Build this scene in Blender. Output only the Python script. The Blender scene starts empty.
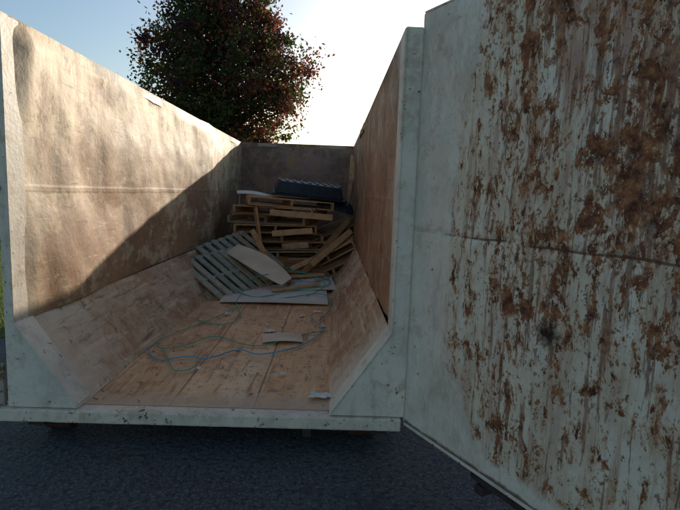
import bpy, math, random
import numpy as np
from mathutils import Vector, Matrix, Euler, Quaternion, noise as mn
random.seed(7); rng=np.random.default_rng(7)
S=bpy.context.scene
S.view_settings.view_transform='Standard'; S.view_settings.look='None'; S.view_settings.exposure=0

# ---------- dimensions (metres) ----------
FZ=0.23; TOP=FZ+2.28
XL,XR=-1.86,0.375      # inner faces of side walls
YF,YB=2.98,10.10       # open end, closed end
CH,CV=0.36,0.52        # sloped lower corners
CAMZ=FZ+1.35

# ---------- node helper ----------
def tone(c):           # base colour brightened and warmed to make up for dim, cool skylight
    return (min(.86,c[0]*1.20),min(.82,c[1]*1.11),min(.76,c[2]*0.98))
class M:
    def __init__(s,name,rough=0.7,metal=0.0,spec=0.3,warm=True):
        s.warm=warm
        s.m=bpy.data.materials.new(name); s.m.use_nodes=True
        s.nt=s.m.node_tree; s.b=s.nt.nodes['Principled BSDF']
        s.b.inputs['Roughness'].default_value=rough; s.b.inputs['Metallic'].default_value=metal
        s.b.inputs['Specular IOR Level'].default_value=spec
        s.tc=s.nt.nodes.new('ShaderNodeTexCoord').outputs['Object']
        sp=s.nt.nodes.new('ShaderNodeSeparateXYZ'); s.l(s.tc,sp.inputs[0]); s.x,s.y,s.z=sp.outputs
    def l(s,a,b): s.nt.links.new(a,b)
    def put(s,v,sock):
        if isinstance(v,(int,float)): sock.default_value=v
        elif isinstance(v,(tuple,list)): sock.default_value=(*(tone(v) if s.warm else v),1)
        else: s.l(v,sock)
    def math(s,op,a,b=0.0,c=None,clamp=False):
        n=s.nt.nodes.new('ShaderNodeMath'); n.operation=op; n.use_clamp=clamp
        s.put(a,n.inputs[0]); s.put(b,n.inputs[1])
        if c is not None: s.put(c,n.inputs[2])
        return n.outputs[0]
    def noise(s,scale=5,detail=6,rough=0.6,st=(1,1,1),off=(0,0,0),dist=0.0):
        mp=s.nt.nodes.new('ShaderNodeMapping'); s.l(s.tc,mp.inputs['Vector'])
        mp.inputs['Scale'].default_value=st; mp.inputs['Location'].default_value=off
        n=s.nt.nodes.new('ShaderNodeTexNoise'); s.l(mp.outputs[0],n.inputs['Vector'])
        n.inputs['Scale'].default_value=scale; n.inputs['Detail'].default_value=min(detail,5)
        n.inputs['Roughness'].default_value=rough; n.inputs['Distortion'].default_value=dist
        return n.outputs['Fac']
    def step(s,v,a,b,lo=0.0,hi=1.0):
        n=s.nt.nodes.new('ShaderNodeMapRange'); n.interpolation_type='SMOOTHSTEP'
        s.put(v,n.inputs['Value']); s.put(a,n.inputs['From Min']); s.put(b,n.inputs['From Max'])
        n.inputs['To Min'].default_value=lo; n.inputs['To Max'].default_value=hi
        return n.outputs['Result']
    def mix(s,f,a,b,mode='MIX'):
        n=s.nt.nodes.new('ShaderNodeMix'); n.data_type='RGBA'; n.blend_type=mode; n.clamp_factor=True
        s.put(f,n.inputs[0]); s.put(a,n.inputs[6]); s.put(b,n.inputs[7]); return n.outputs[2]
    def ramp(s,f,stops):
        n=s.nt.nodes.new('ShaderNodeValToRGB'); s.l(f,n.inputs[0]); e=n.color_ramp.elements
        while len(e)<len(stops): e.new(0.5)
        for i,(p,c) in enumerate(stops): e[i].position=p; e[i].color=(*(tone(c) if s.warm else c),1)
        return n.outputs[0]
    def line(s,coord,pos,w):
        d=s.math('ABSOLUTE',s.math('SUBTRACT',coord,pos)); return s.step(d,w,w*0.3)
    def color(s,c): s.put(c,s.b.inputs['Base Color'])
    def bump(s,h,dist=0.01,strength=0.6):
        n=s.nt.nodes.new('ShaderNodeBump'); n.inputs['Distance'].default_value=dist
        n.inputs['Strength'].default_value=strength; s.l(h,n.inputs['Height']); s.l(n.outputs[0],s.b.inputs['Normal'])
    def rough(s,v): s.put(v,s.b.inputs['Roughness'])

# ---------- materials ----------
def mat_door():
    m=M('door_paint_rust',0.6)
    t,z=m.x,m.z
    nb=m.noise(3.0,5,0.72)
    dt=m.math('MULTIPLY',m.math('SUBTRACT',nb,0.5),0.42)
    tb=m.step(z,1.55,2.25,0.30,0.43)
    ts=m.math('SUBTRACT',m.math('ADD',t,dt),tb)
    diag=m.math('SUBTRACT',m.math('ADD',z,dt),m.math('SUBTRACT',0.93,m.math('MULTIPLY',t,1.30)))
    edge=m.math('MINIMUM',ts,m.math('MULTIPLY',diag,0.7))
    R=m.math('MULTIPLY',m.step(edge,-0.02,0.05),m.step(m.math('ADD',z,m.math('MULTIPLY',dt,0.3)),0.06,0.12))
    clean=m.ramp(m.noise(1.8,5,0.7,st=(1,1,0.6)),[(0.3,(0.52,0.49,0.44)),(0.5,(0.66,0.63,0.57)),(0.7,(0.73,0.71,0.65))])
    clean=m.mix(m.step(m.noise(30,5,0.7,st=(1,1,0.2)),0.52,0.75,0,0.45),clean,(0.46,0.41,0.34))
    clean=m.mix(m.step(m.noise(4,5,0.8,off=(7,7,7)),0.53,0.66,0,0.6),clean,(0.46,0.39,0.31))
    clean=m.mix(m.step(m.noise(2.2,5,0.8,off=(4,7,7),st=(1,1,.4)),0.54,0.64,0,0.4),clean,(0.38,0.34,0.29))
    clean=m.mix(m.step(m.noise(26,5,0.75),0.64,0.69),clean,(0.24,0.15,0.09))
    cream=m.ramp(m.noise(5,5,0.72,st=(1,1,0.6)),[(0.32,(0.56,0.48,0.38)),(0.5,(0.68,0.63,0.54)),(0.68,(0.72,0.70,0.64))])
    cream=m.mix(m.step(m.noise(2.2,5,0.72,st=(1,1,0.6),off=(11,0,4)),0.46,0.64,0,0.5),cream,(0.52,0.42,0.32))
    st=m.step(m.noise(3.6,5,0.68,st=(1.6,1,0.22),off=(3,0,1)),0.485,0.62,0,0.8)
    st=m.math('MULTIPLY',st,m.step(z,0.3,1.7,0.5,1.0))
    cream=m.mix(st,cream,(0.37,0.20,0.165))
    st2=m.step(m.noise(10,5,0.7,st=(1.6,1,0.10),off=(8,0,1)),0.52,0.64,0,0.6)
    cream=m.mix(st2,cream,(0.40,0.24,0.14))
    big=m.noise(1.9,3,0.6,st=(1.2,1,0.55),off=(1,5,2))
    top=m.step(z,0.7,2.2,-0.012,0.022)
    near=m.step(edge,0.30,0.0,0,0.03)
    thr=m.math('ADD',m.math('SUBTRACT',m.math('SUBTRACT',0.672,m.math('MULTIPLY',big,0.24)),top),near)
    n1=m.noise(10,7,0.80,st=(1.15,1,0.6),dist=0.3)
    f1=m.step(m.math('SUBTRACT',n1,thr),-0.016,0.018)
    n2=m.noise(40,7,0.75,st=(1,1,0.6),off=(2,2,2))
    f2=m.step(m.math('SUBTRACT',n2,m.math('ADD',thr,0.02)),-0.01,0.016,0,0.85)
    n3=m.noise(20,7,0.72,st=(1.5,1,0.10),off=(5,1,0))
    f3=m.step(m.math('SUBTRACT',n3,m.math('ADD',thr,0.01)),-0.02,0.035,0,0.75)
    F=m.math('MAXIMUM',m.math('MAXIMUM',f1,f2),f3)
    halo=m.step(m.math('SUBTRACT',n1,thr),-0.075,0.0,0,0.55)
    cream=m.mix(halo,cream,(0.48,0.29,0.155))
    rust=m.ramp(m.noise(15,5,0.8,off=(4,4,4)),[(0.36,(0.055,0.024,0.018)),(0.45,(0.14,0.055,0.032)),(0.54,(0.26,0.108,0.054)),(0.65,(0.43,0.21,0.095))])
    body=m.mix(F,cream,rust)
    col=m.mix(R,clean,body)
    zz=m.math('ADD',z,m.math('MULTIPLY',m.noise(2.5,4,0.5),0.05))
    ln=m.math('MULTIPLY',m.line(zz,1.205,0.009),m.step(m.noise(6,5,0.6,off=(9,1,1)),0.38,0.5))
    lnm=m.math('MULTIPLY',ln,m.step(t,0.12,0.5,0.2,0.85))
    col=m.mix(lnm,col,(0.10,0.045,0.03))
    dx=m.math('SUBTRACT',t,0.955); dz=m.math('SUBTRACT',z,0.81)
    rr=m.math('SQRT',m.math('ADD',m.math('MULTIPLY',dx,dx),m.math('MULTIPLY',dz,dz)))
    rr=m.math('ADD',rr,m.math('MULTIPLY',m.math('SUBTRACT',m.noise(22,5,0.75),0.5),0.16))
    col=m.mix(m.step(rr,0.085,0.01),col,(0.035,0.022,0.016))
    eg=m.step(m.math('ADD',z,m.math('MULTIPLY',m.noise(9,5,0.7),0.05)),0.05,0.03)
    col=m.mix(eg,col,(0.15,0.11,0.09))
    m.color(col); m.rough(m.step(F,0,1,0.5,0.85))
    h=m.math('SUBTRACT',m.math('MULTIPLY',m.noise(60,3,0.6),0.25),m.math('MULTIPLY',m.step(n1,0.53,0.57),0.6))
    h=m.math('SUBTRACT',h,m.math('MULTIPLY',m.line(zz,1.205,0.02),1.0))
    m.bump(h,0.005,0.6)
    return m.m

def mat_pale(name='pale_painted_steel',base=(0.63,0.605,0.55),rustamt=0.63):
    m=M(name,0.55)
    c=m.ramp(m.noise(3,5,0.7),[(0.3,tuple(v*0.70 for v in base)),(0.5,base),(0.7,tuple(min(v*1.12,.74) for v in base))])
    c=m.mix(m.step(m.noise(14,5,0.7,st=(1,1,0.3)),0.5,0.72,0,0.55),c,(0.42,0.36,0.29))
    c=m.mix(m.step(m.noise(5,5,0.78,off=(1,6,2)),0.52,0.66,0,0.6),c,(0.42,0.33,0.24))
    c=m.mix(m.step(m.noise(20,5,0.75),rustamt,rustamt+0.03),c,(0.16,0.09,0.05))
    c=m.mix(m.step(m.noise(7,5,0.8,off=(3,3,3)),rustamt+0.02,rustamt+0.05),c,(0.08,0.06,0.05))
    m.color(c); m.bump(m.noise(40,3,0.6),0.004,0.5); return m.m

def mat_wall(name,side):
    m=M(name,0.62)
    y,z=m.y,m.z
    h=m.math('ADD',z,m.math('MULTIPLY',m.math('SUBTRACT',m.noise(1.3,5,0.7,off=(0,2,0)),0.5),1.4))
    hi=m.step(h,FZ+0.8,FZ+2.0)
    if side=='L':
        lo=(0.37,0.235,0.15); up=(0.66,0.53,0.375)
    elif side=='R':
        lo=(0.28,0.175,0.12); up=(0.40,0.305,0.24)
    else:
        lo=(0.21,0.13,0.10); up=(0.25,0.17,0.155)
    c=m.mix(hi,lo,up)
    c=m.mix(m.step(m.noise(0.9,5,0.78,off=(1,7,3)),0.42,0.58,0,0.7),c,tuple(v*0.6 for v in lo))
    c=m.mix(m.step(m.noise(1.8,5,0.78,st=(1,0.7,1.2),off=(2,1,8)),0.5,0.62,0,0.6),c,tuple(min(0.72,v*1.2) for v in up))
    c=m.mix(m.step(m.noise(3,5,0.75,st=(1,1,0.16),off=(0,3,0)),0.50,0.65,0,0.7),c,(0.37,0.20,0.10))
    c=m.mix(m.step(m.noise(22,5,0.7,st=(1,0.09,1.1),off=(1,1,1)),0.60,0.67,0,0.5),c,tuple(min(0.72,v*1.3) for v in up))
    if side=='R':
        c=m.mix(m.step(m.noise(9,5,0.72,st=(1,0.35,0.12),off=(1,5,1)),0.53,0.64,0,0.6),c,(0.56,0.49,0.42))
        c=m.mix(m.step(m.noise(4,5,0.78,st=(1,0.5,0.22),off=(9,2,1)),0.45,0.58,0,0.85),c,(0.17,0.09,0.06))
        c=m.mix(m.step(m.noise(2.5,5,0.8,off=(9,6,1)),0.48,0.58,0,0.65),c,(0.34,0.17,0.08))
    c=m.mix(m.step(m.noise(17,5,0.7,st=(1,0.12,1.5),off=(5,3,1)),0.60,0.67,0,0.55),c,(0.12,0.065,0.045))
    n=m.noise(5,6,0.82,st=(1,1,0.8),off=(6,2,9))
    c=m.mix(m.step(n,0.575,0.61,0,0.9),c,(0.14,0.08,0.05))
    c=m.mix(m.step(n,0.52,0.58,0,0.5),c,(0.38,0.23,0.13))
    zt=m.math('ADD',z,m.math('MULTIPLY',m.math('SUBTRACT',m.noise(3,5,0.82,off=(0,9,0)),0.5),1.4))
    c=m.mix(m.step(zt,TOP-0.06,TOP+0.05,0,0.85),c,(0.12,0.08,0.055))
    zz=m.math('ADD',z,m.math('MULTIPLY',m.noise(1.5,3,0.5),0.03))
    c=m.mix(m.math('MULTIPLY',m.line(zz,FZ+1.325,0.010),0.4),c,(0.20,0.13,0.08))
    fr=m.step(m.math('ADD',y,m.math('MULTIPLY',m.noise(3,5,0.8),1.3)),YF+(1.15 if side=='R' else 1.05),YF+0.6,0,0.65)
    if side!='B': c=m.mix(fr,c,(0.54,0.49,0.43) if side=='R' else (0.58,0.51,0.40))
    m.color(c)
    hh=m.math('ADD',m.math('MULTIPLY',m.noise(30,3,0.65),0.35),m.math('MULTIPLY',m.line(zz,FZ+1.325,0.03),0.3))
    hh=m.math('ADD',hh,m.math('MULTIPLY',m.noise(2.6,3,0.5),2.2))
    m.bump(hh,0.012,0.6); return m.m

def mat_slope(name,side):
    m=M(name,0.6)
    y=m.y
    c=m.ramp(m.noise(1.2,5,0.78,st=(1,0.6,1)),[(0.34,(0.27,0.17,0.11)),(0.5,(0.44,0.31,0.21)),(0.64,(0.58,0.47,0.36))])
    c=m.mix(m.step(m.noise(20,5,0.7,st=(1,0.07,1)),0.52,0.63,0,0.65),c,(0.66,0.55,0.43))
    c=m.mix(m.step(m.noise(16,5,0.7,st=(1,0.1,1),off=(3,3,3)),0.55,0.65,0,0.8),c,(0.17,0.09,0.055))
    c=m.mix(m.step(m.noise(3,5,0.82,off=(5,5,5)),0.51,0.60,0,0.75),c,(0.36,0.18,0.085))
    fr=m.step(m.math('ADD',y,m.math('MULTIPLY',m.noise(2.5,5,0.8),1.6)),YF+1.8,YF+0.9,0,0.7)
    c=m.mix(fr,c,(0.62,0.56,0.48))
    c=m.mix(m.step(m.noise(7,5,0.82,off=(8,1,1)),0.57,0.62,0,0.7),c,(0.20,0.12,0.075))
    m.color(c); m.bump(m.math('ADD',m.noise(30,3,0.65),m.noise(4,3,0.5)),0.008,0.6); return m.m

def mat_floor():
    m=M('worn_steel_floor',0.5)
    x,y=m.x,m.y
    c=m.ramp(m.noise(1.5,5,0.78,st=(1,0.5,1)),[(0.36,(0.40,0.215,0.105)),(0.46,(0.58,0.345,0.185)),(0.56,(0.66,0.43,0.25)),(0.68,(0.70,0.53,0.36))])
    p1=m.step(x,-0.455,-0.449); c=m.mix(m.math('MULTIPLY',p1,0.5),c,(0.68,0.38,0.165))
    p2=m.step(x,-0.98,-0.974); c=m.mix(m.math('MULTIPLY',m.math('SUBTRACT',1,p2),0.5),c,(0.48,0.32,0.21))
    c=m.mix(m.step(m.noise(24,5,0.75,st=(1,0.06,1)),0.52,0.64,0,0.6),c,(0.71,0.54,0.37))
    c=m.mix(m.step(m.noise(18,5,0.75,st=(1,0.08,1),off=(4,4,4)),0.53,0.64,0,0.75),c,(0.26,0.13,0.06))
    c=m.mix(m.step(m.noise(2.4,5,0.82,off=(1,4,4)),0.49,0.61,0,0.6),c,(0.36,0.20,0.105))
    c=m.mix(m.step(m.noise(3.4,5,0.82,off=(8,4,4)),0.56,0.66,0,0.4),c,(0.62,0.52,0.42))
    c=m.mix(m.step(m.noise(9,5,0.82,off=(7,4,4)),0.57,0.62,0,0.7),c,(0.17,0.10,0.06))
    for px,w in ((-0.452,0.009),(-0.977,0.008)):
        c=m.mix(m.math('MULTIPLY',m.line(m.math('ADD',x,m.math('MULTIPLY',m.noise(2,3,0.5),0.012)),px+0.006,w),0.8),c,(0.11,0.06,0.035))
    for py in (4.18,6.0):
        c=m.mix(m.math('MULTIPLY',m.line(y,py,0.012),0.5),c,(0.15,0.08,0.05))
    fr=m.step(m.math('ADD',y,m.math('MULTIPLY',m.math('SUBTRACT',m.noise(6,5,0.8),0.5),0.34)),YF+0.24,YF+0.12,0,0.7)
    c=m.mix(fr,c,(0.46,0.35,0.27))
    m.color(c); m.bump(m.math('ADD',m.noise(26,3,0.65),m.noise(5,3,0.5)),0.008,0.55); return m.m

def mat_wood(name,a,b,grain=(1,1,1)):
    m=M(name,0.75)
    inf=m.nt.nodes.new('ShaderNodeNewGeometry').outputs['Random Per Island']
    c=m.mix(inf,a,b)
    c=m.mix(m.step(m.noise(9,4,0.7,st=grain),0.4,0.7,0,0.55),c,tuple(v*0.45 for v in a))
    c=m.mix(m.step(m.noise(14,4,0.75,off=(3,3,3)),0.58,0.66,0,0.6),c,(0.10,0.065,0.045))
    m.color(c); return m.m

def mat_plain(name,a,b,scale=6,rough=0.7,bump=0.004):
    m=M(name,rough,warm=False)
    c=m.ramp(m.noise(scale,5,0.65),[(0.32,a),(0.68,b)]); m.color(c)
    if bump: m.bump(m.noise(scale*5,4,0.6),bump,0.5)
    return m.m

def mat_asphalt():
    m=M('asphalt',0.72,spec=0.4,warm=False)
    c=m.ramp(m.noise(0.7,5,0.6),[(0.3,(0.055,0.061,0.067)),(0.7,(0.095,0.102,0.11))])
    c=m.mix(m.step(m.noise(48,3,0.8),0.50,0.64,0,0.75),c,(0.22,0.225,0.23))
    c=m.mix(m.step(m.noise(28,3,0.8,off=(4,4,0)),0.50,0.60,0,0.8),c,(0.018,0.020,0.024))
    c=m.mix(m.step(m.noise(2.2,5,0.8,off=(4,1,0)),0.53,0.64,0,0.55),c,(0.034,0.037,0.042))
    m.color(c); m.bump(m.math('ADD',m.noise(36,3,0.78),m.math('MULTIPLY',m.noise(7,4,0.6),1.3)),0.035,1.0); return m.m

def mat_leaf(name,col,trans):
    m=bpy.data.materials.new(name); m.use_nodes=True; nt=m.node_tree; b=nt.nodes['Principled BSDF']
    b.inputs['Base Color'].default_value=(*col,1); b.inputs['Roughness'].default_value=0.6; b.inputs['Specular IOR Level'].default_value=0.2
    t=nt.nodes.new('ShaderNodeBsdfTranslucent'); t.inputs[0].default_value=(*trans,1)
    mx=nt.nodes.new('ShaderNodeMixShader'); mx.inputs[0].default_value=0.4
    out=nt.nodes['Material Output']; nt.links.new(b.outputs[0],mx.inputs[1]); nt.links.new(t.outputs[0],mx.inputs[2]); nt.links.new(mx.outputs[0],out.inputs[0])
    return m

# ---------- mesh helpers ----------
def empty(name,loc=(0,0,0),rot=(0,0,0)):
    e=bpy.data.objects.new(name,None); e.location=loc; e.rotation_euler=rot; e.empty_display_size=0.2
    S.collection.objects.link(e); return e
def obj(name,verts,faces,mats,parent=None,smooth=False,mi=None,loc=None,rot=None):
    me=bpy.data.meshes.new(name); me.from_pydata([tuple(v) for v in verts],[],faces); me.update()
    for mm in (mats if isinstance(mats,(list,tuple)) else [mats]): me.materials.append(mm)
    if mi is not None: me.polygons.foreach_set('material_index',mi)
    if smooth: me.polygons.foreach_set('use_smooth',[True]*len(me.polygons))
    o=bpy.data.objects.new(name,me); S.collection.objects.link(o)
    if loc is not None: o.location=loc
    if rot is not None: o.rotation_euler=rot
    if parent: o.parent=parent
    return o
BF=[(0,1,3,2),(4,6,7,5),(0,4,5,1),(2,3,7,6),(0,2,6,4),(1,5,7,3)]
class Geo:
    def __init__(s): s.v=[];s.f=[]
    def box(s,x0,x1,y0,y1,z0,z1,mat=None,jit=0,taper=0):
        n=len(s.v)
        for x in (x0,x1):
            for y in (y0,y1):
                for z in (z0,z1):
                    tx=ty=0
                    if taper and z==z1: tx=taper if x==x0 else -taper; ty=taper if y==y0 else -taper
                    p=Vector((x+tx+random.uniform(-jit,jit),y+ty+random.uniform(-jit,jit),z+random.uniform(-jit,jit)))
                    s.v.append(mat@p if mat else p)
        s.f+=[tuple(n+i for i in q) for q in BF]
    def prism(s,poly,axis,a,b):
        n=len(s.v);k=len(poly)
        for t in (a,b):
            for p in poly:
                s.v.append(Vector((p[0],t,p[1])) if axis=='y' else Vector((t,p[0],p[1])) if axis=='x' else Vector((p[0],p[1],t)))
        s.f.append(tuple(n+i for i in range(k))[::-1]); s.f.append(tuple(n+k+i for i in range(k)))
        for i in range(k): s.f.append((n+i,n+(i+1)%k,n+k+(i+1)%k,n+k+i))
    def cyl(s,c,axis,r,h,seg=20):
        n=len(s.v)
        for t in (-h/2,h/2):
            for i in range(seg):
                a=2*math.pi*i/seg; p,q=r*math.cos(a),r*math.sin(a)
                s.v.append(Vector(c)+(Vector((t,p,q)) if axis=='x' else Vector((p,q,t))))
        s.f.append(tuple(n+i for i in range(seg))[::-1]); s.f.append(tuple(n+seg+i for i in range(seg)))
        for i in range(seg): s.f.append((n+i,n+(i+1)%seg,n+seg+(i+1)%seg,n+seg+i))
    def make(s,name,mat,parent=None,bevel=0.0,**k):
        o=obj(name,s.v,s.f,mat,parent,**k)
        if bevel:
            b=o.modifiers.new('b','BEVEL'); b.width=bevel; b.segments=2; b.limit_method='ANGLE'
        return o
def grid(name,fn,nu,nv,mat,parent,smooth=True,flip=False):
    v=[fn(i/nu,j/nv) for i in range(nu+1) for j in range(nv+1)]
    f=[]
    for i in range(nu):
        for j in range(nv):
            a=i*(nv+1)+j; q=(a,a+nv+1,a+nv+2,a+1); f.append(q[::-1] if flip else q)
    return obj(name,v,f,mat,parent,smooth)
def fn3(x,y,z): return mn.noise(Vector((x,y,z)))

pale=mat_pale(); pale2=mat_pale('sill_painted_steel',(0.62,0.57,0.50),0.61)
dark=mat_plain('dark_greasy_steel',(0.02,0.018,0.018),(0.07,0.05,0.045),8,0.6)
outer=mat_pale('outer_painted_steel',(0.50,0.49,0.45),0.62)

# ---------- dumpster ----------
D=empty('roll_off_dumpster')
def dent(y,z,k):
    e=min(1,(TOP-z)/0.12)*min(1,(y-YF)/0.15)
    e=max(0,e)
    return e*(0.050*fn3(y*0.7,z*1.0,k)+0.026*fn3(y*1.9,z*1.8,k+5)+0.007*fn3(y*6,z*6,k+2)+0.007*abs(math.sin((y-YF)/0.62*math.pi))**2*(0.4+1.6*fn3(y*.7,z*.9,k)))
z0=FZ+CV
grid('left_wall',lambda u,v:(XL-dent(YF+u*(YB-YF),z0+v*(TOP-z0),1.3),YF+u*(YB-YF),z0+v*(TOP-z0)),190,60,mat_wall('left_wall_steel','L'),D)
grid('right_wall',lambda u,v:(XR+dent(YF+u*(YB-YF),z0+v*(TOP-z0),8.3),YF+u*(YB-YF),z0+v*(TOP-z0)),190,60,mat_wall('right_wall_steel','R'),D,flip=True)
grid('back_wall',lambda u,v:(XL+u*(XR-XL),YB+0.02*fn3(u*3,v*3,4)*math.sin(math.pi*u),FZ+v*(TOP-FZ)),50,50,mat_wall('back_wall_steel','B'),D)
def slope(sgn,x0,k):
    def f(u,v):
        y=YF+u*(YB-YF); e=math.sin(math.pi*v)*min(1,u*20)
        d=e*(0.02*fn3(y*1.2,v*2,k)+0.016)
        return (x0+sgn*(CH*(1-v))-sgn*d, y, FZ+CV*v-0.6*d)
    return f
grid('left_slope',slope(1,XL,2.2),120,12,mat_slope('left_slope_steel','L'),D)
grid('right_slope',slope(-1,XR,6.2),120,12,mat_slope('right_slope_steel','R'),D,flip=True)
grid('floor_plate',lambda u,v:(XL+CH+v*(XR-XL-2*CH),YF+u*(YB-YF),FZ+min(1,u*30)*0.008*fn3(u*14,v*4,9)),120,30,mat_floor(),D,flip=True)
LW=0.058
g=Geo(); OL,OR=XL-LW,XR+0.10
g.box(XL-0.085,XL-0.075,YF+.1,YB,FZ,TOP-0.09); g.box(XR+0.075,XR+0.085,YF+.1,YB,FZ,TOP-0.09)
g.box(XL-0.07,XR+0.07,YB+0.035,YB+0.05,FZ,TOP-0.1)
for i in range(12):
    y=YF+0.5+i*0.575
    g.box(XL-.14,XL-0.0855,y,y+0.09,FZ-0.02,TOP-0.095); g.box(XR+0.0855,OR+.04,y,y+0.09,FZ-0.02,TOP-0.095)
for i in range(4):
    x=XL+0.3+i*0.52; g.box(x,x+.09,YB+0.051,YB+0.11,FZ,TOP-0.1)
g.make('outer_skin_and_ribs',outer,D)
def rail(name,xa,xb):
    g=Geo(); n=60; ys=[YF+0.002+(YB-YF+0.09)*i/n for i in range(n+1)]
    for y in ys:
        k=min(1,(y-YF)*2)*min(1,max(0,(YB-y+.1)*2))
        ox=(0.035*fn3(y*0.9,xa,1)+0.012*fn3(y*4,xa,3))*k; oz=(0.024*fn3(y*1.4,xa,7)+0.012*fn3(y*5,xa,2))*k
        for (x,z) in ((xa,TOP-0.085),(xb,TOP-0.085),(xb,TOP),(xa,TOP)): g.v.append(Vector((x+ox,y,z+oz)))
    for i in range(n):
        for k in range(4):
            a=i*4+k;b=i*4+(k+1)%4; g.f.append((a,b,b+4,a+4))
    g.f.append((0,3,2,1)); e=n*4; g.f.append((e,e+1,e+2,e+3))
    return g.make(name,mat_pale('top_rail_steel_'+name,(0.50,0.42,0.32),0.50),D,bevel=0.006)
rail('left_top_rail',XL-0.09,XL-0.004); rail('right_top_rail',XR+0.004,OR)
g=Geo(); g.box(XL,XR,YB+0.001,YB+0.09,TOP-0.07,TOP-0.002); g.make('back_top_rail',mat_pale('back_rail_steel',(0.30,0.24,0.21),0.60),D,bevel=0.006)
def post(sgn,xi,w):
    xo=xi+sgn*w
    poly=[(xi,TOP+0.002),(xi,FZ+CV),(xi-sgn*CH,FZ+0.001),(xo,FZ+0.001),(xo,TOP+0.002)]
    g=Geo(); 
    if sgn<0: poly=poly[::-1]
    g.prism(poly,'y',YF-0.075,YF+0.03); return g
post(-1,XL,LW).make('left_post',pale,D,bevel=0.008)
post(1,XR,0.10).make('right_post',pale,D,bevel=0.008)
def lip(name,sgn,xi):
    g=Geo()
    a=Vector((xi-sgn*CH,0,FZ)); b=Vector((xi,0,FZ+CV)); d=(b-a).normalized(); L=(b-a).length
    n=Vector((-sgn*d.z,0,sgn*d.x))
    Mx=Matrix(((d.x,0,n.x,a.x),(0,1,0,YF),(d.z,0,n.z,a.z),(0,0,0,1)))
    g.box(0.02,L,-0.086,0.10,0.0,0.010,Mx)
    g.box(xi-0.006,xi+0.006,YF-0.086,YF+0.08,FZ+CV,TOP-0.01)
    g.make(name,pale,D,bevel=0.003)
lip('left_gusset_lip',-1,XL); lip('right_gusset_lip',1,XR)
g=Geo(); 
n=60
for i in range(n+1):
    x=OL-0.07+(OR-OL+0.05)*i/n; j=0.006*fn3(x*5,1,1)+0.004*fn3(x*17,2,1)
    for (y,z) in ((YF-0.10+j,FZ-0.080),(YF+0.10,FZ-0.080),(YF+0.10,FZ-0.003),(YF-0.10+j,FZ-0.003+j*0.5)): g.v.append(Vector((x,y,z)))
for i in range(n):
    for k in range(4):
        a=i*4+k;b=i*4+(k+1)%4; g.f.append((a,a+4,b+4,b))
g.f.append((0,1,2,3)); e=n*4; g.f.append((e,e+3,e+2,e+1))
g.make('front_sill',pale2,D,bevel=0.008)
g=Geo()
for x in (-1.28,-0.36): g.box(x,x+0.12,YF+0.12,YB-0.2,FZ-0.165,FZ-0.02)
for i in range(14):
    y=YF+0.15+i*0.5; g.box(OL+0.02,OR-0.02,y,y+0.06,FZ-0.08,FZ-0.022)
for x in (-1.83,0.28): g.box(x,x+0.1,YF-0.03,YF+0.2,FZ-0.13,FZ-0.081)
g.box(-0.14,-0.09,YF-0.095,YF-0.08,FZ-0.13,FZ-0.07)
g.make('under_frame',dark,D)
g=Geo()
for x in (-1.72,0.23):
    for y in (YF+0.16,YB-0.8): g.cyl((x,y,0.092),'x',0.092,0.17)
g.make('rollers',mat_plain('rusty_roller',(0.05,0.028,0.02),(0.11,0.06,0.04),9,0.7),D,bevel=0.01)
g=Geo()
g.box(OL-0.05,OL-0.002,YF-0.03,YF+0.01,FZ+0.02,FZ+0.10); g.box(OL-0.07,OL-0.03,YF-0.06,YF-0.031,FZ+0.0,FZ+0.26)
g.cyl((OL-0.03,YF-0.05,FZ+1.32),'x',0.016,0.08,12); g.box(OL-0.03,OL-0.002,YF-0.05,YF+0.03,FZ+1.38,FZ+1.46)
g.box(OL-0.035,OL+0.02,YF-0.085,YF-0.078,FZ+1.30,FZ+1.325)
g.make('latch_keeper',mat_pale('latch_steel',(0.28,0.28,0.28),0.55),D,bevel=0.005)
g=Geo()
for z in (0.35,1.15,1.95): g.cyl((OR+0.028,YF-0.04,FZ+z),'z',0.024,0.2,16)
g.make('hinge_barrels',outer,D)
# door
ang=math.atan2(-0.875,0.483)
DR=empty('door_pivot',(OR+0.004,YF-0.062,FZ-0.03),(0,0,ang)); DR.parent=D
DW,DH=2.40,2.385
def dfn(u,v):
    t=u*DW; z=v*DH
    e=min(1,t/0.1)*min(1,z/0.08)*min(1,(DH-z)/0.08)
    bulge=0.018*fn3(t*1.6,z*1.4,3)+0.012*fn3(t*4,z*4,5)+0.005*fn3(t*9,z*9,5)
    crease=-0.005*math.exp(-((z-1.18)/0.03)**2)
    return (t, e*(bulge-crease), z)
grid('door_inner_plate',dfn,140,130,mat_door(),DR)
g=Geo(); g.box(0,DW,0.026,0.085,0.0,0.06); g.box(0,DW,0.026,0.085,DH-0.06,DH); g.box(0,0.07,0.026,0.085,0.061,DH-0.061); g.box(DW-0.07,DW,0.026,0.085,0.061,DH-0.061)
for i in range(5): g.box(0.071,DW-0.071,0.036,0.085,0.3+i*0.4,0.38+i*0.4)
g.make('door_frame_tubes',outer,DR,bevel=0.004)
g=Geo(); g.box(-0.004,0.0,-0.004,0.08,0,DH); g.box(0,DW,-0.006,0.10,-0.018,-0.002); g.box(0,DW,-0.004,0.08,DH+0.001,DH+0.012)
g.make('door_edge_strip',pale,DR,bevel=0.002)
g=Geo(); g.box(0.55,0.95,0.02,0.10,-0.075,-0.02); g.box(0.6,0.66,0.0,0.09,-0.12,-0.076)
g.make('door_bottom_guide',dark,DR,bevel=0.008)

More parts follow.
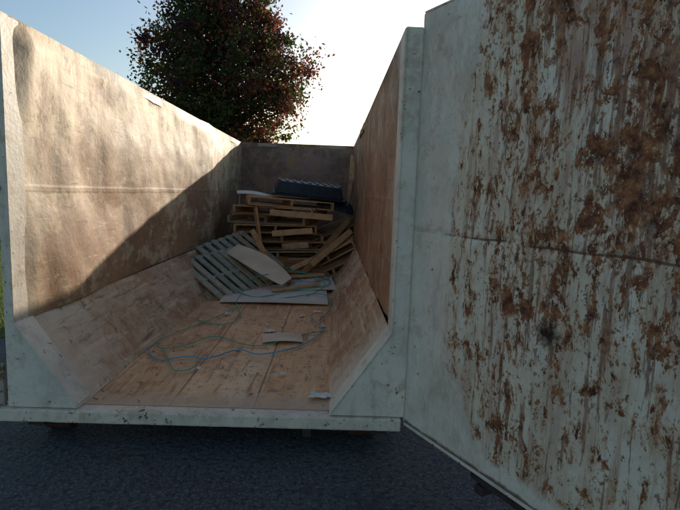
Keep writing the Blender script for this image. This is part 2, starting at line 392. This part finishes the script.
# ---------- debris ----------
woods=[mat_wood('pallet_wood_tan',(0.60,0.38,0.20),(0.34,0.20,0.11)),mat_wood('pallet_wood_grey',(0.44,0.35,0.25),(0.55,0.42,0.28)),
       mat_wood('pallet_wood_teal_grey',(0.24,0.30,0.27),(0.52,0.44,0.33)),mat_wood('pallet_wood_dark',(0.26,0.155,0.085),(0.46,0.28,0.14))]
def pallet(loc,rot,w=1.2,d=1.0,wood=0,miss=0.0,n=7):
    g=Geo(); sw=0.095
    for x in (-w/2+0.02,0,w/2-0.02): g.box(x-0.02,x+0.02,-d/2,d/2,0.022,0.112)
    for i in range(n):
        if random.random()<miss: continue
        y=-d/2+sw/2+(d-sw)*i/(n-1)
        g.box(-w/2,w/2,y-sw/2,y+sw/2,0.113,0.133,Matrix.Rotation(random.uniform(-.02,.02),4,'Z'),jit=0.004)
    for i in range(5):
        if random.random()<miss: continue
        y=-d/2+sw/2+(d-sw)*i/4
        g.box(-w/2,w/2,y-sw/2,y+sw/2,0,0.021,jit=0.003)
    return g.make('wooden_pallet',woods[wood],None,bevel=0.002,loc=loc,rot=[math.radians(a) for a in rot])
r=random.uniform
F=FZ+0.006
z=F
for i in range(8):
    pallet((-0.82+r(-.13,.13),8.40+r(-.12,.12),z),(r(-1.2,1.2),r(-2,2),r(-14,14)),1.3,1.05,[0,3,1,0,3,0,1,0][i],0.12)
    z+=0.137
pallet((-0.76,8.30,z+0.01),(2,3,14),1.35,1.0,0,0.1)
pallet((-0.05,8.15,F+0.12),(6,-24,12),1.0,1.0,3,0.1)
pallet((0.0,8.3,F+0.33),(8,-30,-6),0.95,1.0,0,0.1)
pallet((-0.02,8.6,F+0.62),(4,-22,10),0.9,1.0,3,0.1)
pallet((0.12,9.3,F+0.10),(0,-62,4),1.5,0.9,3,0.1)
z=F
for i in range(6):
    pallet((-1.0+r(-.08,.08),9.50,z+0.02),(0,r(-2,2),r(-5,5)),1.1,1.0,r(0,1)>.5 and 3 or 0,0.1); z+=0.14
pallet((-1.44,6.62,F+0.14),(4,31,-26),0.85,1.05,2,0.0,7)
pallet((-1.34,7.25,F+0.28),(10,33,-20),0.9,1.1,2,0.0,7)
pallet((-0.55,7.55,F+0.06),(16,4,22),1.0,0.9,3,0.1)
def plank(a,b,w=0.09,t=0.02,wood=0,roll=0):
    a,b=Vector(a),Vector(b); d=b-a; L=d.length
    q=d.to_track_quat('X','Z'); g=Geo(); g.box(0,L,-w/2,w/2,-t/2,t/2,jit=0.003)
    o=g.make('wooden_plank',woods[wood],None,bevel=0.002,loc=a); o.rotation_mode='QUATERNION'
    o.rotation_quaternion=q@Quaternion((1,0,0),roll); return o
plank((-1.05,7.50,F+0.36),(-1.18,7.68,F+1.08),0.11,0.025,0,1.4)
plank((-0.95,7.58,F+1.02),(0.0,7.72,F+0.96),0.09,0.025,0,1.4)
plank((-0.3,7.5,F+0.25),(0.30,8.0,F+0.75),0.09,0.03,0,1.2)
plank((-0.42,7.4,F+0.12),(0.26,8.1,F+0.92),0.09,0.03,3,1.2)
plank((0.30,9.2,F+0.3),(0.345,9.45,F+2.05),0.10,0.03,0,0)
plank((0.29,9.5,F+0.3),(0.35,9.75,F+1.85),0.12,0.03,3,0)
plank((0.16,9.0,F+0.3),(0.33,9.25,F+1.6),0.09,0.03,3,0)
plank((-0.95,7.0,F+0.10),(-0.1,7.3,F+0.14),0.09,0.02,0,0.1)
plank((-0.75,6.35,F+0.06),(-0.15,6.75,F+0.10),0.07,0.02,0,0.1)
plank((-1.2,7.5,F+0.75),(-0.9,7.4,F+0.25),0.08,0.02,0,1.3)
plank((-0.6,7.45,F+0.18),(-0.05,7.75,F+0.42),0.08,0.02,0,0.9)
plank((-0.35,7.5,F+0.55),(-0.75,7.6,F+0.5),0.09,0.02,1,1.2)
plank((-0.9,7.5,F+0.7),(-0.3,7.6,F+0.76),0.09,0.02,0,1.3)
g=Geo()
for i in range(110):
    p=Vector((r(-1.3,0.05),r(6.9,8.2),F+0.01+r(0,0.10)))
    Mx=Matrix.Translation(p)@Euler((r(-.25,.25),r(-.25,.25),r(-1.6,1.6))).to_matrix().to_4x4()
    L=r(.08,.4); g.box(-L/2,L/2,-r(.01,.04),r(.01,.04),-0.006,0.006,Mx)
g.make('wood_offcuts',woods[0])
wht=mat_plain('white_board',(0.58,0.53,0.45),(0.78,0.72,0.62),3,0.6)
card=mat_plain('weathered_cardboard',(0.62,0.48,0.33),(0.78,0.66,0.50),3,0.8)
def sheet(name,loc,rot,w,d,mat,t=0.012,bend=0.0,n=10,outline=None):
    v=[];f=[]
    for s in (0,1):
        for i in range(n+1):
            for j in range(n+1):
                x=-w/2+w*i/n; k=outline(i/n) if outline else 1
                y=(-d/2+d*j/n)*k
                v.append((x,y,bend*math.cos(math.pi*x/w)+0.2*bend*fn3(x*4,y*4,w)+s*t))
    N=(n+1)**2
    for i in range(n):
        for j in range(n):
            a=i*(n+1)+j; q=(a,a+n+1,a+n+2,a+1); f.append(q[::-1]); f.append(tuple(N+c for c in q))
    for i in range(n):
        for (a,b) in ((i*(n+1),(i+1)*(n+1)),(i*(n+1)+n,(i+1)*(n+1)+n),(i,i+1),(n*(n+1)+i,n*(n+1)+i+1)): f.append((a,b,b+N,a+N))
    return obj(name,v,f,mat,None,False,loc=loc,rot=[math.radians(a) for a in rot])
sheet('plywood_board',(-0.68,6.36,F+0.015),(0,0,2),1.28,1.05,wht,0.016,0.01)
sheet('plywood_board',(-0.30,6.95,F+0.05),(3,-2,6),0.7,0.7,wht,0.016,0.01)
sheet('cardboard_panel',(-1.0,6.85,F+0.32),(24,20,-32),1.05,0.34,card,0.012,0.05,14,lambda u:0.35+0.65*math.sin(math.pi*min(1,max(0,u*0.85+0.1)))**0.6)
sheet('cardboard_sheet',(-0.42,4.43,F+0.012),(0,0,8),0.36,0.24,card,0.006,0.015)
sheet('white_panel',(-1.30,8.4,F+1.26),(4,6,12),0.6,0.6,wht,0.012,0.03)
paper=mat_plain('crumpled_paper',(0.68,0.65,0.60),(0.82,0.80,0.75),6,0.8)
def scrap(x,y,w,d,a,name='paper_scrap',zz=0.0):
    n=6;v=[];f=[]
    for i in range(n+1):
        for j in range(n+1):
            k=0.8+0.4*random.random() if i in(0,n) or j in (0,n) else 1
            v.append(((-w/2+w*i/n)*k,(-d/2+d*j/n)*k,0.008+0.03*abs(fn3(i*.7+x*9,j*.7+y*9,1))))
    for i in range(n):
        for j in range(n): b=i*(n+1)+j; f.append((b,b+n+1,b+n+2,b+1))
    return obj(name,v,f,paper,None,False,loc=(x,y,F+zz),rot=(0,0,a))
for (x,y,w,d,a) in [(-0.04,3.17,0.15,0.09,0.1),(-0.33,3.55,0.05,0.04,1),(-0.07,4.9,0.07,0.06,.4),(-0.56,4.68,0.09,0.08,1),(-0.98,3.60,0.06,0.03,.6),(-0.62,4.9,.06,.03,2),
    (-1.1,5.3,.07,.05,.3),(-0.3,5.3,.08,.05,1.2),(-.13,5.5,.09,.04,.1)]:
    scrap(x,y,w,d,a)
g=Geo()
for i in range(160):
    x,y=r(-1.48,0.0),YF+0.05+abs(random.gauss(0,2.4)); 
    if y>8: continue
    s=r(.001,.005)
    Mx=Matrix.Translation((x,y,F+s*0.3))@Euler((r(-.4,.4),r(-.4,.4),r(0,3))).to_matrix().to_4x4()
    g.box(-s*r(1,4),s*r(1,4),-s,s,-s*.5,s*.5,Mx)
g.make('dirt_crumbs',mat_plain('crumbs',(0.12,0.08,0.05),(0.4,0.3,0.2),3,0.9,0))
def strap(name,pts,col,w=0.007):
    cu=bpy.data.curves.new(name,'CURVE'); cu.dimensions='3D'; cu.bevel_depth=w*0.55; cu.bevel_resolution=1; cu.resolution_u=10
    sp=cu.splines.new('NURBS'); sp.points.add(len(pts)-1); sp.order_u=3; sp.use_endpoint_u=True
    for i,p in enumerate(pts): sp.points[i].co=(p[0],p[1],F+0.010+(p[2] if len(p)>2 else r(0,0.012)),1)
    cu.materials.append(col); o=bpy.data.objects.new(name,cu); S.collection.objects.link(o)
teal=mat_plain('green_strap_plastic',(0.03,0.34,0.24),(0.06,0.48,0.35),4,0.4,0)
blue=mat_plain('blue_strap_plastic',(0.04,0.32,0.58),(0.09,0.44,0.68),4,0.4,0)
strap('plastic_strap',[(-1.48,4.02),(-1.35,3.68),(-1.1,3.9),(-.95,3.75),(-.75,4.1),(-.6,3.95),(-.44,4.0),(-.25,4.2),(-.1,4.5),(-.04,4.9),(-.2,5.2)],blue,.010)
strap('plastic_strap',[(-1.03,5.62),(-1.15,5.2),(-1.28,4.84),(-1.5,4.3),(-1.42,4.0),(-1.2,4.1),(-1.05,4.5),(-.8,4.25),(-.55,4.15),(-.3,4.55),(-.02,4.75)],teal,.008)
strap('plastic_strap',[(-1.4,4.1),(-1.2,3.7),(-1.12,3.5),(-.98,3.56),(-1.0,3.75)],teal,.008)
strap('plastic_strap',[(-1.25,6.4,.05),(-1.0,6.0,.02),(-.7,6.1,.05),(-.45,6.5,.06),(-.1,6.6,.07),(.02,6.9,.08),(-.1,7.3,.12),(-.5,7.3,.15)],teal,.012)
strap('plastic_strap',[(-.95,5.9),(-.5,6.02,.04),(-.2,6.3,.05),(0.0,6.2,.05),(.02,5.6),(-.1,5.1)],teal,.010)
strap('plastic_strap',[(-1.1,6.9,.3),(-.8,6.7,.1),(-.5,6.9,.12),(-.2,6.7,.1),(.03,7.1,.15)],blue,.011)
strap('plastic_strap',[(-1.05,6.3,.2),(-.7,6.9,.25),(-.3,7.0,.2),(.03,6.6,.08),(-.3,6.2,.03)],teal,.010)
strap('plastic_strap',[(-1.35,5.0),(-1.1,4.75),(-.9,5.0),(-1.0,5.45),(-1.15,5.9,.02),(-1.05,6.3,.1)],teal,.008)
def crate():
    E=empty('plastic_crate',(-0.42,8.26,F+1.27),(math.radians(5),math.radians(5),math.radians(8)))
    pm=mat_plain('navy_plastic',(0.010,0.012,0.018),(0.022,0.027,0.038),5,0.38,0.003)
    g=Geo(); W_,D_,H_=0.58,0.38,0.22
    g.box(-W_+.03,W_-.03,-D_+.03,D_-.03,0.02,H_,taper=0.05); g.make('tub',pm,E,bevel=0.025)
    g=Geo(); g.box(-W_,W_,-D_,D_,0,0.03); 
    g.make('rim',pm,E,bevel=0.008)
    g=Geo()
    for i in range(9):
        x=-W_+0.10+i*(2*W_-0.2)/8
        for sg in (-1,1):
            y0=sg*(D_-.03); y1=sg*(D_-.03-.045); n=len(g.v)
            for (yy,zz) in ((y0+sg*.016,0.031),(y1+sg*.016,H_-.02),(y1-sg*.01,H_-.02),(y0-sg*.01,0.031)):
                g.v.append(Vector((x-.012,yy,zz))); g.v.append(Vector((x+.012,yy,zz)))
            g.f+=[(n,n+2,n+4,n+6),(n+1,n+7,n+5,n+3),(n,n+1,n+3,n+2),(n+2,n+3,n+5,n+4),(n+4,n+5,n+7,n+6),(n+6,n+7,n+1,n)]
        g.box(x-.02,x+.02,-D_+.13,D_-.13,H_-.004,H_+.014)
    g.make('ribs',pm,E)
    nu,nv=50,36; v=[];f=[]
    for i in range(nu+1):
        for j in range(nv+1):
            a,b=i/nu*2-1,j/nv*2-1; e=max(0,1-a**4)*max(0,1-b**4); p=Vector((a*2,b*2,3))
            hh=e**.5*0.12+e*(0.07*(1-abs(mn.noise(p*1.3))*2)+0.03*(1-abs(mn.noise(p*3.1))*2))-0.10
            v.append((a*0.30+0.04*mn.noise(p*1.4),b*0.30,hh))
    for i in range(nu):
        for j in range(nv): c=i*(nv+1)+j; f.append((c,c+nv+1,c+nv+2,c+1))
    obj('plastic_sheeting',v,f,pm,None,True,loc=(0.06,8.35,F+1.16),rot=(0,0.25,0))
crate()

# ---------- ground ----------
obj('ground',[(-300,-300,0),(300,-300,0),(300,400,0),(-300,400,0)],[(0,1,2,3)],mat_asphalt())
gm=M('lawn',0.9,warm=False); gm.color(gm.ramp(gm.noise(3,5,0.7),[(0.3,(0.08,0.13,0.02)),(0.7,(0.19,0.22,0.04))])); gm.bump(gm.noise(40,4,0.7),0.05,1)
obj('lawn',[(-120,5.0,.004),(-3.1,5.0,.004),(-3.1,13.5,.004),(60,13.5,.004),(60,200,.004),(-120,200,.004)],[(0,1,2,3,4,5)],gm.m)
v=[];f=[]
for i in range(9000):
    x,y=-3.1-abs(random.gauss(0,2.0)),5.0+r(0,9); a=r(0,3.14); h=r(.04,.11); k=len(v)
    dx,dy=.006*math.cos(a),.006*math.sin(a)
    v+= [(x-dx,y-dy,.004),(x+dx,y+dy,.004),(x+r(-.03,.03),y+r(-.03,.03),h)]; f.append((k,k+1,k+2))
obj('grass',v,f,mat_leaf('grass_blade',(0.12,0.17,0.03),(0.2,0.26,0.04)))

# ---------- tree ----------
leafm=[mat_leaf('leaf_dark_green',(0.042,0.066,0.025),(0.07,0.10,0.02)),mat_leaf('leaf_green',(0.07,0.095,0.032),(0.12,0.15,0.03)),
       mat_leaf('leaf_crimson',(0.13,0.04,0.04),(0.28,0.07,0.05)),mat_leaf('leaf_purple',(0.07,0.03,0.042),(0.12,0.04,0.05)),mat_leaf('leaf_orange',(0.20,0.085,0.035),(0.40,0.16,0.04))]
bark=mat_plain('bark',(0.03,0.025,0.02),(0.08,0.065,0.055),6,0.9,0.02)
def limb(g,a,b,r0,r1,seg=7):
    a,b=Vector(a),Vector(b); d=(b-a).normalized(); u=d.orthogonal().normalized(); w=d.cross(u); n=len(g.v)
    for (c,rr) in ((a,r0),(b,r1)):
        for i in range(seg):
            t=2*math.pi*i/seg; g.v.append(c+u*rr*math.cos(t)+w*rr*math.sin(t))
    for i in range(seg): g.f.append((n+i,n+(i+1)%seg,n+seg+(i+1)%seg,n+seg+i))
def tree(name,base,H,zc,rad,nclump,per,leaf,seed):
    rg=np.random.default_rng(seed); T=empty(name,base)
    g=Geo(); pts=[Vector((0,0,0))]
    for i in range(1,7): pts.append(Vector((rg.normal(0,.08)*i*.5,rg.normal(0,.08)*i*.5,H*0.9*i/6)))
    for i in range(6): limb(g,pts[i],pts[i+1],.24*(1-i/6.5),.24*(1-(i+1)/6.5),9)
    C=[]
    while len(C)<nclump:
        p=rg.uniform(-1,1,3); l=np.linalg.norm(p)
        if l>1 or l<0.2: continue
        if rg.random()>l**0.6: continue
        k=1+0.30*mn.noise(Vector(p/l*1.9)+Vector((seed,0,0)))+0.2*mn.noise(Vector(p/l*5))
        zz=p[2]; tp=1.0 if zz<0.1 else 1-0.36*(zz-0.1)
        if zz<-0.4: tp=1-0.3*(-zz-0.4)
        C.append(np.array([p[0]*rad[0]*k*tp,p[1]*rad[1]*k*tp,zc+p[2]*rad[2]*k]))
    C=np.array(C)
    for c in C[::2]:
        zt=max(1.8,min(H*.85,c[2]-0.55*np.hypot(c[0],c[1]))); i=min(5,int(zt/(H*.9/6))); s=pts[i].lerp(pts[i+1],zt/(H*.9/6)-i)
        mid=s.lerp(Vector(c),.5)+Vector((0,0,.15)); limb(g,s,mid,.05,.028,5); limb(g,mid,Vector(c),.028,.008,5)
        for q in range(2):
            e=Vector(c)+Vector(rg.normal(0,.35,3)); limb(g,Vector(c),e,.01,.003,4)
    g.make('trunk_and_limbs',bark,T)
    sc=rg.uniform(.18,.46,nclump); cc=np.repeat(C,per,0); ss=np.repeat(sc,per)[:,None]
    P=cc+rg.normal(0,1,(nclump*per,3))*ss*np.array([1,1,.7]); n=len(P)
    A=rg.normal(0,1,(n,3)); A/=np.linalg.norm(A,axis=1)[:,None]; B=np.cross(A,rg.normal(0,1,(n,3))); B/=np.linalg.norm(B,axis=1)[:,None]
    sz=rg.uniform(.6,1.3,n)[:,None]*leaf
    V=np.stack([P-A*sz,P-B*sz*.6+A*sz*.1,P+A*sz,P+B*sz*.6+A*sz*.1],1).reshape(-1,3)
    Fc=[(4*i,4*i+1,4*i+2,4*i+3) for i in range(n)]
    gw=np.array([.38,.34,.09,.14,.05]); rw=np.array([.22,.18,.25,.24,.11])
    cm=np.array([rg.choice(5,p=(gw if (c[0]<0.1+1.8*mn.noise(Vector(c)*.5)) else rw)) for c in C]); mi=np.repeat(cm,per)
    sw=rg.random(n)<0.25; mi[sw]=rg.choice(len(leafm),sw.sum(),p=[.25,.25,.2,.22,.08])
    obj('foliage',V.tolist(),Fc,leafm,T,mi=mi.tolist())
tree('maple_tree',(-5.1,24,0),10.4,6.9,(3.65,3.4,4.2),600,85,0.085,11)
def far():
    n=12000; rg=np.random.default_rng(3)
    x=rg.uniform(-140,120,n); hmax=np.array([4.0+2.2*mn.noise(Vector((a*.09,0,0)))+1.5*mn.noise(Vector((a*.35,3,0))) for a in x])
    P=np.stack([x,95+rg.uniform(-3,3,n),rg.uniform(0,1,n)**.8*hmax],1)
    A=rg.normal(0,1,(n,3));A/=np.linalg.norm(A,axis=1)[:,None];B=np.cross(A,rg.normal(0,1,(n,3)));B/=np.linalg.norm(B,axis=1)[:,None]
    V=np.stack([P-A*.7,P-B*.6,P+A*.7,P+B*.6],1).reshape(-1,3)
    obj('distant_tree_line',V.tolist(),[(4*i,4*i+1,4*i+2,4*i+3) for i in range(n)],leafm[:2],None,mi=rg.integers(0,2,n).tolist())
far()
def sun_block_hedge():  # unseen foliage added to keep low sun off the ground by the door
    n=16000; rg=np.random.default_rng(5); x=rg.uniform(1.0,9.0,n); z=rg.uniform(0,1,n)**.8
    hm=np.array([2.35+0.3*mn.noise(Vector((a*1.1,0,0))) for a in x])
    P=np.stack([x,7.7+rg.normal(0,.28,n),z*hm],1)
    A=rg.normal(0,1,(n,3));A/=np.linalg.norm(A,axis=1)[:,None];B=np.cross(A,rg.normal(0,1,(n,3)));B/=np.linalg.norm(B,axis=1)[:,None]
    V=np.stack([P-A*.08,P-B*.06,P+A*.08,P+B*.06],1).reshape(-1,3)
    H=obj('sun_block_hedge',V.tolist(),[(4*i,4*i+1,4*i+2,4*i+3) for i in range(n)],leafm[:2],None,mi=rg.integers(0,2,n).tolist())
    g=Geo()
    for i in range(16):
        a=1.2+i*.5; limb(g,(a,7.7,0),(a+rg.normal(0,.1),7.7,1.9),.03,.01,6)
    g.make('sun_block_hedge_stems',bark,H)
sun_block_hedge()

# ---------- light ----------
EL=math.radians(13.6); AZ=math.radians(18.5)
sd=Vector((math.sin(AZ)*math.cos(EL),math.cos(AZ)*math.cos(EL),math.sin(EL)))
sl=bpy.data.lights.new('sun','SUN'); sl.energy=4.9; sl.angle=math.radians(0.5); sl.color=(1.0,0.89,0.74)
so=bpy.data.objects.new('sun',sl); S.collection.objects.link(so); so.rotation_euler=sd.to_track_quat('Z','Y').to_euler(); so.location=(10,30,20)
W=bpy.data.worlds.new('World'); S.world=W; W.use_nodes=True; nt=W.node_tree
bg=nt.nodes['Background']; sk=nt.nodes.new('ShaderNodeTexSky'); sk.sky_type='NISHITA'; sk.sun_disc=False
sk.sun_elevation=EL; sk.sun_rotation=AZ; sk.air_density=1.25; sk.dust_density=1.5; sk.ozone_density=3.0; sk.altitude=0
nt.links.new(sk.outputs[0],bg.inputs[0]); bg.inputs[1].default_value=0.15

# ---------- camera ----------
cam=bpy.data.cameras.new('camera'); co=bpy.data.objects.new('camera',cam); S.collection.objects.link(co); S.camera=co
cam.sensor_width=36; cam.lens=36*500/680; cam.clip_start=0.05; cam.clip_end=2000
R=Matrix.Rotation(math.radians(-1.0),4,'Z')@Matrix.Rotation(math.radians(90-7.07),4,'X')@Matrix.Rotation(math.radians(2.0),4,'Z')
co.matrix_world=Matrix.Translation((0,0,CAMZ))@R
